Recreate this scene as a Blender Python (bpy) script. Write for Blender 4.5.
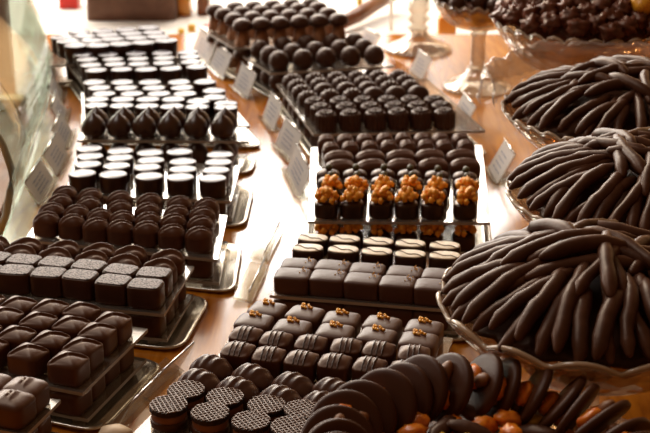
import bpy, math, random
from mathutils import Vector, Matrix, noise

for o in list(bpy.data.objects): bpy.data.objects.remove(o)
random.seed(7)
S = bpy.context.scene
COL = S.collection
R = math.radians
PI = math.pi

# ------------------------------------------------------------------ camera, sky, lights, exposure
F = 1380.0; PITCH = R(20.5); HC = 0.5
cam_d = bpy.data.cameras.new('camera'); cam = bpy.data.objects.new('camera', cam_d); COL.objects.link(cam)
cam.location = (0, 0, HC); cam.rotation_euler = (PI/2 - PITCH, 0, 0)
cam_d.sensor_width = 36; cam_d.lens = 36*F/650; cam_d.clip_start = .01; cam_d.clip_end = 100
cam_d.dof.use_dof = True; cam_d.dof.focus_distance = 1.04; cam_d.dof.aperture_fstop = 14
S.camera = cam
S.view_settings.view_transform = 'Standard'; S.view_settings.look = 'None'
S.view_settings.gamma = 1; S.view_settings.use_curve_mapping = False
S.view_settings.exposure = 0.0

world = bpy.data.worlds.new('shop_light'); S.world = world; world.use_nodes = True
wn = world.node_tree.nodes; wl = world.node_tree.links; wn.clear()
def wmath(op, a, b=None, c=None):
    n = wn.new('ShaderNodeMath'); n.operation = op
    for i, v in enumerate((a, b, c)):
        if v is None: continue
        if isinstance(v, (int, float)): n.inputs[i].default_value = v
        else: wl.new(v, n.inputs[i])
    return n.outputs[0]
def wramp(val, lo, hi):
    n = wn.new('ShaderNodeMapRange'); n.interpolation_type = 'SMOOTHSTEP'
    wl.new(val, n.inputs['Value']); n.inputs['From Min'].default_value = lo; n.inputs['From Max'].default_value = hi
    return n.outputs['Result']
tc = wn.new('ShaderNodeTexCoord'); sx = wn.new('ShaderNodeSeparateXYZ'); wl.new(tc.outputs['Generated'], sx.inputs[0])
X, Y, Z = sx.outputs
# daylight of the shop windows: ahead of the camera, from the counter's level up to steep angles
az = wmath('ARCTAN2', X, Y)
def window(a0, a1, a2, a3, z0, z1, z2, z3):
    return wmath('MULTIPLY', wmath('MULTIPLY', wramp(az, a0, a1), wramp(az, a3, a2)), wmath('MULTIPLY', wramp(Z, z0, z1), wramp(Z, z3, z2)))
win_l = window(-1.25, -1.0, .02, .13, -.12, -.02, .33, .43)      # the big bright window ahead and left
win_r = window(.03, .12, .75, 1.0, -.12, -.02, .30, .55)         # warmer, dimmer window to the right
def bg(colr, st):
    b = wn.new('ShaderNodeBackground'); b.inputs[0].default_value = (*colr, 1); b.inputs[1].default_value = st; return b.outputs[0]
def wmix(f, a, b):
    m = wn.new('ShaderNodeMixShader'); wl.new(f, m.inputs[0]); wl.new(a, m.inputs[1]); wl.new(b, m.inputs[2]); return m.outputs[0]
sh = wmix(win_r, bg((.52, .25, .10), .27), bg((1.0, .55, .24), 1.15))
mx_out = wmix(win_l, sh, bg((1.0, .91, .80), 6.2))
wo = wn.new('ShaderNodeOutputWorld'); wl.new(mx_out, wo.inputs[0])

def area(name, loc, target, sx_, sy_, power, colr):
    d = bpy.data.lights.new(name, 'AREA'); d.shape = 'RECTANGLE'; d.size = sx_; d.size_y = sy_; d.energy = power; d.color = colr
    o = bpy.data.objects.new(name, d); COL.objects.link(o); o.location = loc
    o.rotation_euler = (Vector(target) - Vector(loc)).to_track_quat('-Z', 'Y').to_euler(); return o
area('unseen_top_fill', (-.9, 1.3, 1.7), (0, 1.1, 0), .6, .6, 9, (1, .93, .86))  # unseen lamp, extra light on cards and trays from upper left
area('dome_highlight_fill', (-.7, 3.1, 1.55), (-.05, 1.2, 0), 2.0, .9, 30, (1, .86, .70))  # added area light from high behind, put in for highlights on the domes
area('ledge_fill_light', (-.35, 2.62, .55), (-.3, 2.38, 0), 1.6, .25, 15, (1, .95, .88))  # added fill that whitens the ledge, no known lamp hangs there
sd = bpy.data.lights.new('sun', 'SUN'); sd.energy = 1.0; sd.angle = R(6); sd.color = (1, .86, .68)
so = bpy.data.objects.new('sun', sd); COL.objects.link(so)
so.rotation_euler = Vector((.35, -1.0, -.75)).to_track_quat('-Z', 'Y').to_euler()

# ------------------------------------------------------------------ helpers
def P(px, py, z):
    """point of the place at height z that the photograph shows at px, py"""
    u = (px - 325)/F; v = (216.5 - py)/F
    dy = math.cos(PITCH) + v*math.sin(PITCH); dz = -math.sin(PITCH) + v*math.cos(PITCH)
    t = (z - HC)/dz
    return Vector((u*t, dy*t, z))

class MB:
    def __init__(s): s.v = []; s.f = []; s.m = []
    def add(s, vs, fs, mi=0):
        b = len(s.v); s.v += [tuple(v) for v in vs]; s.f += [tuple(i + b for i in f) for f in fs]; s.m += [mi]*len(fs)
    def mesh(s, name, mats, smooth=True):
        me = bpy.data.meshes.new(name); me.from_pydata(s.v, [], s.f); me.update()
        for m in (mats if isinstance(mats, (list, tuple)) else [mats]): me.materials.append(m)
        for p, mi in zip(me.polygons, s.m): p.material_index = mi; p.use_smooth = smooth
        return me
def rings(mb, rs, closed_bottom=True, top_pt=None, mi=0, bot_pt=None):
    n = len(rs[0]); vs = [p for r in rs for p in r]; fs = []
    for k in range(len(rs) - 1):
        for i in range(n):
            j = (i + 1) % n; fs.append((k*n + i, k*n + j, (k+1)*n + j, (k+1)*n + i))
    if closed_bottom: fs.append(tuple(range(n - 1, -1, -1)))
    if top_pt is not None:
        vs.append(top_pt); t = len(vs) - 1; k = len(rs) - 1
        for i in range(n): fs.append((k*n + i, k*n + (i+1) % n, t))
    mb.add(vs, fs, mi)
def sup(t, e):
    c, s = math.cos(t), math.sin(t)
    return (math.copysign(abs(c)**(2/e), c), math.copysign(abs(s)**(2/e), s))
def pillow(w, d, h, e=4, dome=.004, bev=.003, pat=None, n=36, nr=9, z0=0., mb=None, foot=.95, full=False):
    """rounded sweet: superellipse outline, straight sides, rounded shoulder, domed top with pattern"""
    mb = mb or MB(); rs = []
    hb = h - dome - bev; pw = max(2.2, 1.7*(w/2)/bev)
    for z, q in ((0, foot), (.12*h, 1.0), (hb, 1.0)):
        rs.append([(w/2*q*sup(2*PI*i/n, e)[0], d/2*q*sup(2*PI*i/n, e)[1], z0 + z) for i in range(n)])
    m = nr + 3
    def top(x, y, q):
        z = hb + bev*math.sqrt(max(0, 1 - q**pw)) + dome*(1 - q**2.1)
        if pat: z += pat(x/(w/2), y/(d/2))*min(1, (1 - q)*5)
        return z0 + z
    for k in range(1, m):
        q = 1 - (k/m)**1.9; r_ = []; ee = 2 + (e - 2)*q
        for i in range(n):
            a, b = sup(2*PI*i/n, ee); x, y = w/2*q*a, d/2*q*b; r_.append((x, y, top(x, y, q)))
        rs.append(r_)
    rings(mb, rs, True, (0, 0, top(0, 0, 0)))
    return mb
def lathe(prof, n=32, mb=None, mi=0, mod=None, z0=0, closed=True):
    mb = mb or MB(); rs = []
    for r_, z in prof:
        rs.append([((r_*(1 + (mod(2*PI*i/n, z) if mod else 0)))*math.cos(2*PI*i/n), (r_*(1 + (mod(2*PI*i/n, z) if mod else 0)))*math.sin(2*PI*i/n), z0 + z) for i in range(n)])
    top = (0, 0, z0 + prof[-1][1]) if closed else None
    rings(mb, rs, closed, top, mi); return mb
def tube(pts, rad, n=8, mb=None, mi=0):
    mb = mb or MB(); pts = [Vector(p) for p in pts]; rs = []
    up = Vector((0, 0, 1))
    for k, p in enumerate(pts):
        t = (pts[min(k+1, len(pts)-1)] - pts[max(k-1, 0)]).normalized()
        a = t.cross(up); a = a.normalized() if a.length > .05 else Vector((1, 0, 0)); b = a.cross(t).normalized()
        r_ = rad[k] if isinstance(rad, (list, tuple)) else rad
        rs.append([p + (a*math.cos(2*PI*i/n) + b*math.sin(2*PI*i/n))*r_ for i in range(n)])
    rings(mb, rs, True, None, mi); nn = n
    b0 = len(mb.v) - nn; mb.f.append(tuple(range(b0, b0 + nn))); mb.m.append(mi)
    return mb
def box(x0, x1, y0, y1, z0, z1, mb=None, mi=0):
    mb = mb or MB()
    mb.add([(x0,y0,z0),(x1,y0,z0),(x1,y1,z0),(x0,y1,z0),(x0,y0,z1),(x1,y0,z1),(x1,y1,z1),(x0,y1,z1)],
           [(3,2,1,0),(4,5,6,7),(0,1,5,4),(1,2,6,5),(2,3,7,6),(3,0,4,7)], mi)
    return mb
def blob(r, amp, freq, seed, sub=(14, 9), sq=(1, 1, 1), mb=None, c=(0, 0, 0)):
    mb = mb or MB(); n, m = sub; rs = []
    for k in range(1, m):
        ph = -PI/2 + PI*k/m; q = []
        for i in range(n):
            d = Vector((math.cos(ph)*math.cos(2*PI*i/n), math.cos(ph)*math.sin(2*PI*i/n), math.sin(ph)))
            rr = r*(1 + amp*noise.noise(d*freq + Vector((seed*7.3, seed*1.7, seed))))
            q.append((c[0] + d.x*rr*sq[0], c[1] + d.y*rr*sq[1], c[2] + d.z*rr*sq[2]))
        rs.append(q)
    rings(mb, rs, True, (c[0], c[1], c[2] + r*sq[2])); return mb

def link(name, data, parent=None, loc=None, rz=0):
    o = bpy.data.objects.new(name, data); COL.objects.link(o)
    if parent: o.parent = parent
    if loc is not None: o.location = loc
    if rz: o.rotation_euler = (0, 0, rz)
    return o
def tag(o, label, cat, group=None, kind=None):
    o['label'] = label; o['category'] = cat
    if group: o['group'] = group
    if kind: o['kind'] = kind
    return o
def struct(name, me, label=None):
    o = link(name, me); o['kind'] = 'structure'
    if label: o['label'] = label
    return o
def copy_tree(o, parent=None):
    c = o.copy(); COL.objects.link(c)
    if parent: c.parent = parent
    for ch in list(o.children): copy_tree(ch, c)
    return c

# ------------------------------------------------------------------ materials
def mat(name, base, rough=.4, spec=.5, metal=0, coat=0, noise_amt=0, noise_scale=80, col2=None, bump=0, bump_scale=300, trans=0, sheen=0, ior=1.5, sss=0, tint=None):
    m = bpy.data.materials.new(name); m.use_nodes = True; nt = m.node_tree; b = nt.nodes['Principled BSDF']
    b.inputs['Base Color'].default_value = (*base, 1); b.inputs['Roughness'].default_value = rough
    b.inputs['Specular IOR Level'].default_value = spec; b.inputs['Metallic'].default_value = metal
    b.inputs['Coat Weight'].default_value = coat; b.inputs['IOR'].default_value = ior
    b.inputs['Transmission Weight'].default_value = trans
    if tint: b.inputs['Specular Tint'].default_value = (*tint, 1)
    if sss: b.inputs['Subsurface Weight'].default_value = sss; b.inputs['Subsurface Scale'].default_value = .003
    tcn = nt.nodes.new('ShaderNodeTexCoord')
    if col2:
        nz = nt.nodes.new('ShaderNodeTexNoise'); nz.inputs['Scale'].default_value = noise_scale; nz.inputs['Detail'].default_value = 4
        nt.links.new(tcn.outputs['Object'], nz.inputs['Vector'])
        cr = nt.nodes.new('ShaderNodeValToRGB'); cr.color_ramp.elements[0].position = .35; cr.color_ramp.elements[1].position = .68
        cr.color_ramp.elements[0].color = (*base, 1); cr.color_ramp.elements[1].color = (*col2, 1)
        nt.links.new(nz.outputs['Fac'], cr.inputs[0]); nt.links.new(cr.outputs[0], b.inputs['Base Color'])
    if bump:
        nz = nt.nodes.new('ShaderNodeTexNoise'); nz.inputs['Scale'].default_value = bump_scale; nz.inputs['Detail'].default_value = 3
        nt.links.new(tcn.outputs['Object'], nz.inputs['Vector'])
        bp = nt.nodes.new('ShaderNodeBump'); bp.inputs['Strength'].default_value = bump; bp.inputs['Distance'].default_value = .001
        nt.links.new(nz.outputs['Fac'], bp.inputs['Height']); nt.links.new(bp.outputs[0], b.inputs['Normal'])
    return m
TW = (1, .80, .66)
def glassy(name, tint, gloss=(1, 1, 1), rough=.05, face=.08, edge=.75, bump=0, bump_scale=60, diffuse=None, dmix=0, vor=False):
    """thin clear sheet: lets light straight through, mirrors at grazing angles"""
    m = bpy.data.materials.new(name); m.use_nodes = True; nt = m.node_tree; nt.nodes.clear()
    tr = nt.nodes.new('ShaderNodeBsdfTransparent'); tr.inputs[0].default_value = (*tint, 1)
    gl = nt.nodes.new('ShaderNodeBsdfGlossy'); gl.inputs[0].default_value = (*gloss, 1); gl.inputs['Roughness'].default_value = rough
    lw = nt.nodes.new('ShaderNodeLayerWeight'); lw.inputs[0].default_value = .35
    mr = nt.nodes.new('ShaderNodeMapRange'); nt.links.new(lw.outputs['Facing'], mr.inputs[0]); mr.inputs['To Min'].default_value = face; mr.inputs['To Max'].default_value = edge
    ms = nt.nodes.new('ShaderNodeMixShader'); nt.links.new(mr.outputs[0], ms.inputs[0]); nt.links.new(tr.outputs[0], ms.inputs[1]); nt.links.new(gl.outputs[0], ms.inputs[2])
    out = ms.outputs[0]
    if diffuse:
        df = nt.nodes.new('ShaderNodeBsdfDiffuse'); df.inputs[0].default_value = (*diffuse, 1)
        m2 = nt.nodes.new('ShaderNodeMixShader'); m2.inputs[0].default_value = dmix; nt.links.new(out, m2.inputs[1]); nt.links.new(df.outputs[0], m2.inputs[2]); out = m2.outputs[0]
    if bump:
        tcn = nt.nodes.new('ShaderNodeTexCoord')
        nz = nt.nodes.new('ShaderNodeTexVoronoi' if vor else 'ShaderNodeTexNoise'); nz.inputs['Scale'].default_value = bump_scale
        nt.links.new(tcn.outputs['Object'], nz.inputs['Vector'])
        bp = nt.nodes.new('ShaderNodeBump'); bp.inputs['Strength'].default_value = bump; bp.inputs['Distance'].default_value = .004
        nt.links.new(nz.outputs['Distance' if vor else 'Fac'], bp.inputs['Height'])
        nt.links.new(bp.outputs[0], gl.inputs['Normal']); nt.links.new(bp.outputs[0], lw.inputs['Normal'])
    o = nt.nodes.new('ShaderNodeOutputMaterial'); nt.links.new(out, o.inputs[0])
    return m

M = {}
M['dark'] = mat('dark_chocolate', (.042, .0120, .0045), .38, .42, col2=(.056, .017, .0065), noise_scale=60, bump=.12, bump_scale=260, tint=TW)
M['satin'] = mat('satin_chocolate', (.066, .0195, .0075), .42, .5, col2=(.086, .027, .011), noise_scale=50, bump=.12, bump_scale=200, tint=TW)
M['gloss'] = mat('glossy_chocolate', (.032, .0095, .004), .30, .5, bump=.05, bump_scale=200, tint=TW)
M['bloom'] = mat('bloomed_top', (.10, .062, .055), .33, .8, col2=(.15, .10, .09), noise_scale=120, bump=.25, bump_scale=700)
M['cuptop'] = mat('cup_top_painted_sheen', (.13, .11, .13), .27, .36, col2=(.19, .165, .20), noise_scale=70)  # window reflection on the tops painted in as a pale base colour
M['milk'] = mat('caramel_filling', (.20, .075, .028), .5, .4)
M['cream'] = mat('cream_white_top', (.80, .68, .50), .4, .5, col2=(.62, .47, .30), noise_scale=110)
M['walnut'] = mat('caramelised_walnut', (1.0, .48, .05), .4, .35, col2=(.85, .27, .015), noise_scale=260, bump=.7, bump_scale=500)
M['hazel'] = mat('pistachio_green', (.10, .085, .03), .45, .5, col2=(.05, .035, .02), noise_scale=200)
M['gold'] = mat('golden_crumbs', (.95, .48, .04), .35, .5, col2=(.70, .28, .02), noise_scale=400)
M['drizzle'] = mat('drizzle_chocolate', (.065, .032, .02), .3, .6)
M['cocoa'] = mat('cocoa_dusted_stem', (.42, .19, .085), .6, .3, col2=(.16, .065, .03), noise_scale=90, bump=.3)
M['cap'] = mat('mushroom_cap_chocolate', (.058, .021, .011), .42, .4, bump=.2, bump_scale=300, tint=TW)
M['truffle'] = mat('truffle_chocolate', (.048, .017, .009), .42, .4, bump=.5, bump_scale=260, tint=TW)
M['stick'] = mat('chocolate_stick', (.050, .017, .008), .42, .30, col2=(.090, .034, .017), noise_scale=70, bump=.35, bump_scale=140, tint=TW)
M['cluster'] = mat('cluster_chocolate', (.075, .025, .014), .36, .5, col2=(.19, .055, .028), noise_scale=60, bump=.6, bump_scale=180, tint=TW)
M['orange'] = mat('candied_orange', (1.0, .33, .02), .3, .6, col2=(.62, .12, .01), noise_scale=120, bump=.4, bump_scale=260, sss=.2)
M['yellow'] = mat('candied_lemon', (.60, .35, .03), .35, .5, col2=(.4, .2, .02), noise_scale=120)
M['white'] = mat('icing_white', (.75, .72, .66), .5)
M['tray'] = mat('brushed_tray_metal', (.55, .50, .42), .27, .5, metal=.85, bump=.05)
M['chrome'] = mat('chrome_clip', (.75, .72, .68), .2, .5, metal=1)
def paper_mat():
    m = bpy.data.materials.new('card_paper'); m.use_nodes = True; nt = m.node_tree; nt.nodes.clear()
    d = nt.nodes.new('ShaderNodeBsdfDiffuse'); d.inputs[0].default_value = (.88, .85, .82, 1); t = nt.nodes.new('ShaderNodeBsdfTranslucent'); t.inputs[0].default_value = (.88, .85, .82, 1)
    x = nt.nodes.new('ShaderNodeMixShader'); x.inputs[0].default_value = .5; o = nt.nodes.new('ShaderNodeOutputMaterial')
    nt.links.new(d.outputs[0], x.inputs[1]); nt.links.new(t.outputs[0], x.inputs[2]); nt.links.new(x.outputs[0], o.inputs[0]); return m
M['card'] = paper_mat()
M['ink'] = mat('blue_grey_ink', (.16, .19, .30), .7)
M['plate'] = glassy('clear_shelf_sheet', (.80, .76, .70), rough=.12, face=.07, edge=.6, diffuse=(.42, .36, .30), dmix=.12)
M['edge'] = mat('clear_shelf_edge', (.36, .31, .26), .4, .4)
M['acrylic'] = glassy('clear_acrylic', (.84, .82, .76), rough=.08, face=.06, edge=.40, diffuse=(.45, .42, .36), dmix=.04)
M['guard'] = glassy('curved_guard_glass', (.78, .84, .78), rough=.04, face=.04, edge=.55, diffuse=(.70, .78, .70), dmix=.03)
M['guardedge'] = mat('polished_glass_edge', (.42, .50, .44), .2, .7)
M['bowl'] = glassy('pressed_bowl_glass', (.80, .62, .42), rough=.12, face=.14, edge=.75, bump=.6, bump_scale=70, vor=True, diffuse=(.55, .45, .35), dmix=.10)
M['rim'] = mat('bowl_rim_glass', (.42, .30, .20), .15, .8, bump=.2)
M['foot'] = glassy('pressed_foot_glass', (.90, .84, .76), gloss=(.75, .7, .65), rough=.07, face=.15, edge=.8, bump=.25, bump_scale=60, vor=True, diffuse=(.75, .7, .62), dmix=.12)
M['wrap'] = glassy('crinkled_film', (.95, .92, .88), gloss=(.7, .65, .6), rough=.22, face=.07, edge=.5, bump=.4, bump_scale=30, diffuse=(.75, .62, .56), dmix=.22)  # the film's pale highlight is put into its diffuse colour

def speckle_mat():
    m = mat('speckled_transfer_top', (.2, .15, .14), .5, .22); nt = m.node_tree; b = nt.nodes['Principled BSDF']
    tcn = nt.nodes.new('ShaderNodeTexCoord'); v = nt.nodes.new('ShaderNodeTexNoise'); v.inputs['Scale'].default_value = 700; v.inputs['Detail'].default_value = 1
    nt.links.new(tcn.outputs['Object'], v.inputs['Vector'])
    cr = nt.nodes.new('ShaderNodeValToRGB'); cr.color_ramp.elements[0].position = .42; cr.color_ramp.elements[1].position = .55
    cr.color_ramp.elements[0].color = (.025, .011, .008, 1); cr.color_ramp.elements[1].color = (.22, .16, .15, 1)
    nt.links.new(v.outputs['Fac'], cr.inputs[0]); nt.links.new(cr.outputs[0], b.inputs['Base Color'])
    bp = nt.nodes.new('ShaderNodeBump'); bp.inputs['Distance'].default_value = .0006; nt.links.new(v.outputs['Fac'], bp.inputs['Height']); nt.links.new(bp.outputs[0], b.inputs['Normal'])
    return m
M['speckle'] = speckle_mat()
def wood_mat(name, c1, c2, c3, rough=.22, coat=.5, rot=0):
    m = mat(name, c1, rough, .5, coat=coat); nt = m.node_tree; b = nt.nodes['Principled BSDF']; b.inputs['Coat Roughness'].default_value = .12
    tcn = nt.nodes.new('ShaderNodeTexCoord'); mp = nt.nodes.new('ShaderNodeMapping'); mp.inputs['Scale'].default_value = (14, 1.2, 4); mp.inputs['Rotation'].default_value = (0, 0, rot)
    nt.links.new(tcn.outputs['Object'], mp.inputs[0])
    nz = nt.nodes.new('ShaderNodeTexNoise'); nz.inputs['Scale'].default_value = 5; nz.inputs['Detail'].default_value = 6; nz.inputs['Distortion'].default_value = 1.2
    nt.links.new(mp.outputs[0], nz.inputs['Vector'])
    cr = nt.nodes.new('ShaderNodeValToRGB'); e = cr.color_ramp.elements; e[0].position = .3; e[1].position = .72; e[0].color = (*c2, 1); e[1].color = (*c3, 1)
    md = e.new(.5); md.color = (*c1, 1)
    nt.links.new(nz.outputs['Fac'], cr.inputs[0]); nt.links.new(cr.outputs[0], b.inputs['Base Color'])
    n2 = nt.nodes.new('ShaderNodeTexNoise'); n2.inputs['Scale'].default_value = 25; nt.links.new(tcn.outputs['Object'], n2.inputs['Vector'])
    mr = nt.nodes.new('ShaderNodeMapRange'); mr.inputs['To Min'].default_value = rough*.8; mr.inputs['To Max'].default_value = rough*1.3
    nt.links.new(n2.outputs['Fac'], mr.inputs[0]); nt.links.new(mr.outputs[0], b.inputs['Roughness'])
    return m
M['counter'] = wood_mat('varnished_counter_wood', (.42, .135, .008), (.25, .066, .004), (.54, .20, .018), .16, .12)
M['post'] = wood_mat('brown_post_wood', (.22, .075, .025), (.14, .045, .015), (.30, .11, .04), .4, .1)
M['board'] = wood_mat('glare_cover_wood', (.20, .075, .02), (.13, .045, .012), (.27, .11, .035), .6, 0)
M['ledge'] = mat('white_ledge_paint', (.85, .80, .72), .5, col2=(.80, .74, .66), noise_scale=4)
M['floor'] = mat('shop_floor_stone', (.45, .36, .28), .6, col2=(.38, .30, .22), noise_scale=3)
M['crate'] = mat('brown_wicker', (.17, .085, .05), .7, col2=(.09, .04, .022), noise_scale=30, bump=.6, bump_scale=60)
M['red'] = mat('red_wrapping', (.65, .02, .01), .4)
M['sunny'] = mat('yellow_wrapping', (.75, .45, .04), .4)
M['amber'] = mat('orange_glow_and_packet', (.75, .22, .02), .25, col2=(.85, .42, .08), noise_scale=8)  # colours the jar that stands for a glow, and one packet

# ------------------------------------------------------------------ the setting
tag(link('counter', box(-.75, .85, .45, 2.17, -.04, 0).mesh('counter', M['counter'], False)), 'varnished orange brown wooden counter carrying the trays', 'counter')
tag(link('counter_cabinet', box(-.73, .83, .5, 2.15, -.95, -.04).mesh('counter_cabinet', M['post'], False)), 'brown wooden cabinet under the varnished counter top', 'cabinet')
struct('trim_1', box(-1.6, 1.9, 2.175, 2.66, -.10, -.02).mesh('trim_1', M['ledge'], False), 'white window ledge behind the counter')
wf = MB()
for xu, wu in ((-1.55, .05), (-.555, .042), (.163, .075), (1.80, .05)): box(xu - wu/2, xu + wu/2, 2.69, 2.74, -.10, 1.75, wf)
box(-1.575, 1.825, 2.69, 2.74, 1.75, 1.82, wf)
struct('window_1', wf.mesh('window_1', M['post'], False), 'brown wooden frame of the tall shop window behind the ledge')
struct('wall_back', box(-3, 3, 2.675, 2.80, -.95, -.105).mesh('wall_back', M['ledge'], False), 'low wall under the shop window')
struct('floor', box(-3, 3, -.6, 6, -1.02, -.95).mesh('floor', M['floor'], False), 'pale stone shop floor')

# ------------------------------------------------------------------ the sweets (one prototype of each kind, kept out of the scene until first used)
def g(d, w): return math.exp(-(d/w)**2)
def line(x, y, ang, off=0): return x*math.sin(ang) - y*math.cos(ang) - off
PROTO = {}
def proto(key, name, parts, height, half, ref, group_noun):
    """parts: list of (part name or None for the body, mesh, [subparts])"""
    PROTO[key] = dict(name=name, parts=parts, h=height, half=half, ref=ref, noun=group_noun)
def spawn(key, loc, rz, label, group):
    p = PROTO[key]
    if 'root' not in p:
        if len(p['parts']) == 1: r_ = link(p['name'], p['parts'][0][1])
        else:
            r_ = link(p['name'], None); r_.empty_display_size = .01
            for nm, me in p['parts']:
                link(nm, me, r_)
        p['root'] = r_
    else: r_ = copy_tree(p['root'])
    r_.location = loc; r_.rotation_euler = (0, 0, rz); tag(r_, label, 'chocolate', group); return r_

# domed square with a diagonal ridge
f_ = lambda x, y: .0013*g(line(x, y, R(42)), .07) - .0009*g(line(x, y, R(42), .16), .08) - .0015*abs(line(x, y, R(-48)))
proto('domed', 'domed_square_chocolate', [(None, pillow(.0262, .0238, .0208, 5.5, .0042, .0030, f_, n=60, nr=16).mesh('domed', M['satin']))], .0205, .014, .018, 'domed square chocolate, diagonal line')
# square with two pinched ridges on top
f_ = lambda x, y: .0020*(g(x + .12, .09) + g(x - .16, .09))*g(y - .1, .55)
proto('notched', 'notched_square_chocolate', [(None, pillow(.029, .026, .020, 5, .0035, .003, f_, n=44, nr=12).mesh('notched', M['satin']))], .021, .0145, .02, 'square chocolate with pinched ridges')
# oval with slanted leaf ridge
def leaf(x, y):
    a = line(x, y, R(38)); return .0012*g(a, .12) + .0008*g(a - .42, .10) - .0010*g(a - .22, .09)
proto('leaf', 'ribbed_oval_chocolate', [(None, pillow(.0245, .0200, .0215, 2.8, .0056, .0034, leaf, n=52, nr=18).mesh('leaf', M['satin']))], .0215, .0125, .019, 'oval chocolate with slanted ridge')
# speckled block
b_ = pillow(.0285, .0225, .0185, 4.6, .0002, .0012, n=40, nr=3).mesh('speck', M['dark'])
t_ = pillow(.0265, .0205, .0008, 4.6, .0002, .0002, n=40, nr=3, z0=.0184).mesh('speck_top', M['speckle'])
proto('speck', 'speckled_block_chocolate', [('body', b_), ('speckled_top', t_)], .019, .0145, .019, 'block chocolate with speckled top')
# twisted
def twist(x, y):
    a = math.atan2(y, x) - 1.3*math.hypot(x, y); v = y - .5*math.sin(x*2.4); return .0022*g(v, .24) - .0016*g(v - .42, .2) - .0010*g(v + .5, .2)
proto('twist', 'twisted_chocolate', [(None, pillow(.030, .0205, .0195, 3.0, .0060, .003, twist, n=44, nr=14).mesh('twist', M['satin']))], .0215, .015, .018, 'wavy folded chocolate')
# disc cup
def cup(r_, h):
    b = lathe([(r_*.93, 0), (r_*.99, .001), (r_, h*.5), (r_*1.02, h - .001), (r_*1.01, h), (r_*.97, h - .0003), (.3*r_, h - .0004)], 40).mesh('cup', M['gloss'])
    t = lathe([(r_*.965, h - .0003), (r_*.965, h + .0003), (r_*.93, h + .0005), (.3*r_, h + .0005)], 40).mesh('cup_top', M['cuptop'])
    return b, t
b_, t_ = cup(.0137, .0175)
proto('cup', 'round_chocolate_cup', [('shell', b_), ('painted_sheen_top', t_)], .0178, .014, .0178, 'round chocolate with sheen-painted top')
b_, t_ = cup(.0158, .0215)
proto('bigcup', 'wide_round_chocolate', [('shell', b_), ('painted_sheen_top', t_)], .0218, .016, .0218, 'wide chocolate with sheen-painted top')
# kiss
pr = [(.0085, 0), (.0115, .0018), (.0134, .0055), (.0138, .0095), (.0130, .0140), (.0108, .0185), (.0076, .0220), (.0042, .0246), (.0018, .0266), (.0003, .0285)]
proto('kiss', 'kiss_shaped_chocolate', [(None, lathe(pr, 32).mesh('kiss', mat('kiss_chocolate', (.050, .016, .0065), .30, .6)))], .0285, .014, .0280, 'pointed drop shaped chocolate')
# waffle sandwich
b_ = lathe([(.0118, 0), (.0130, .001), (.0130, .005), (.0124, .006)], 36).mesh('wbase', M['dark'])
m_ = lathe([(.0118, .0055), (.0123, .007), (.0123, .0105), (.0118, .0115)], 36).mesh('wfill', M['milk'])
wb = lathe([(.0122, .0112), (.0132, .0122), (.0133, .0146), (.0130, .0154), (.005, .0155)], 36, mod=lambda t, z: .010*math.cos(18*t))
for k in range(-4, 5):
    o_ = k*.0030; L_ = math.sqrt(max(0, .0129**2 - o_*o_))
    for sw in (0, 1):
        ca, sa = math.cos(R(45 + 90*sw)), math.sin(R(45 + 90*sw)); q = []
        for (u_, v_, z_) in ((-L_, -.00035, .0154), (L_, -.00035, .0154), (L_, .00035, .0154), (-L_, .00035, .0154), (-L_, -.0002, .0162), (L_, -.0002, .0162), (L_, .0002, .0162), (-L_, .0002, .0162)):
            q.append((u_*ca - (v_ + o_)*sa, u_*sa + (v_ + o_)*ca, z_))
        wb.add(q, [(4,5,6,7),(0,1,5,4),(1,2,6,5),(2,3,7,6),(3,0,4,7)], 1)
t_ = wb.mesh('wtop', [mat('waffle_cell_chocolate', (.022, .009, .006), .5, .25), mat('waffle_ridge_chocolate', (.26, .155, .11), .4, .5)], False)
proto('waffle', 'waffle_sandwich_chocolate', [('base', b_), ('caramel_filling', m_), ('waffle_top', t_)], .0162, .0145, .0162, 'round chocolate with waffle top')
# long oval with waves
def wave3(x, y): return sum(.0011*g(line(x, y*.62, R(62), o_), .09) - .0004*g(line(x, y*.62, R(62), o_ + .16), .08) for o_ in (-.38, 0, .38))
proto('wavy', 'wavy_oval_chocolate', [(None, pillow(.0335, .0215, .0195, 2.5, .009, .003, wave3, n=48, nr=14).mesh('wavy', mat('milky_oval_chocolate', (.085, .032, .018), .38, .55)))], .020, .017, .016, 'oval chocolate with raised waves')
# drizzled square
def cyl(x, y): return .0004*(g(x + .25, .08) + g(x - .02, .07) + g(x - .30, .08)) - .0030*y*y
b_ = pillow(.0235, .0235, .0205, 5, .003, .003, cyl, n=44, nr=14, full=False).mesh('drz', M['satin'])
d_ = MB()
for xo in (-.0035, .0002, .0042):
    tube([(xo + .0003*math.sin(k*2), -.01165 + k*.0233/16, .0148 + .003*math.sqrt(max(0, 1 - abs(k/8 - 1)**8)) + .003*(1 - abs(k/8 - 1)**2.1) - .0028*(k/8 - 1)**2*min(1, (1 - abs(k/8 - 1))*5)) for k in range(17)], .00055, 6, d_)
proto('drizzled', 'drizzled_square_chocolate', [('body', b_), ('drizzle', d_.mesh('drizzle', M['drizzle']))], .0205, .012, .0195, 'square chocolate with drizzle lines')
# flat square with golden crumbs
b_ = pillow(.0285, .0255, .0165, 6, .0018, .0022, n=40, nr=5).mesh('gsq', mat('flat_milk_chocolate', (.095, .038, .020), .42, .32, bump=.1))
d_ = MB()
for k in range(11): blob(.0013, .4, 2, k, (6, 5), mb=d_, c=(.0005 + random.uniform(-.006, .006), .006 + random.uniform(-.004, .004), .0170 + random.uniform(0, .0008)))
proto('goldsq', 'gold_crumbed_chocolate', [('body', b_), ('golden_crumbs', d_.mesh('crumbs', M['gold']))], .0172, .0145, .0165, 'square chocolate with golden crumbs')
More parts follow.
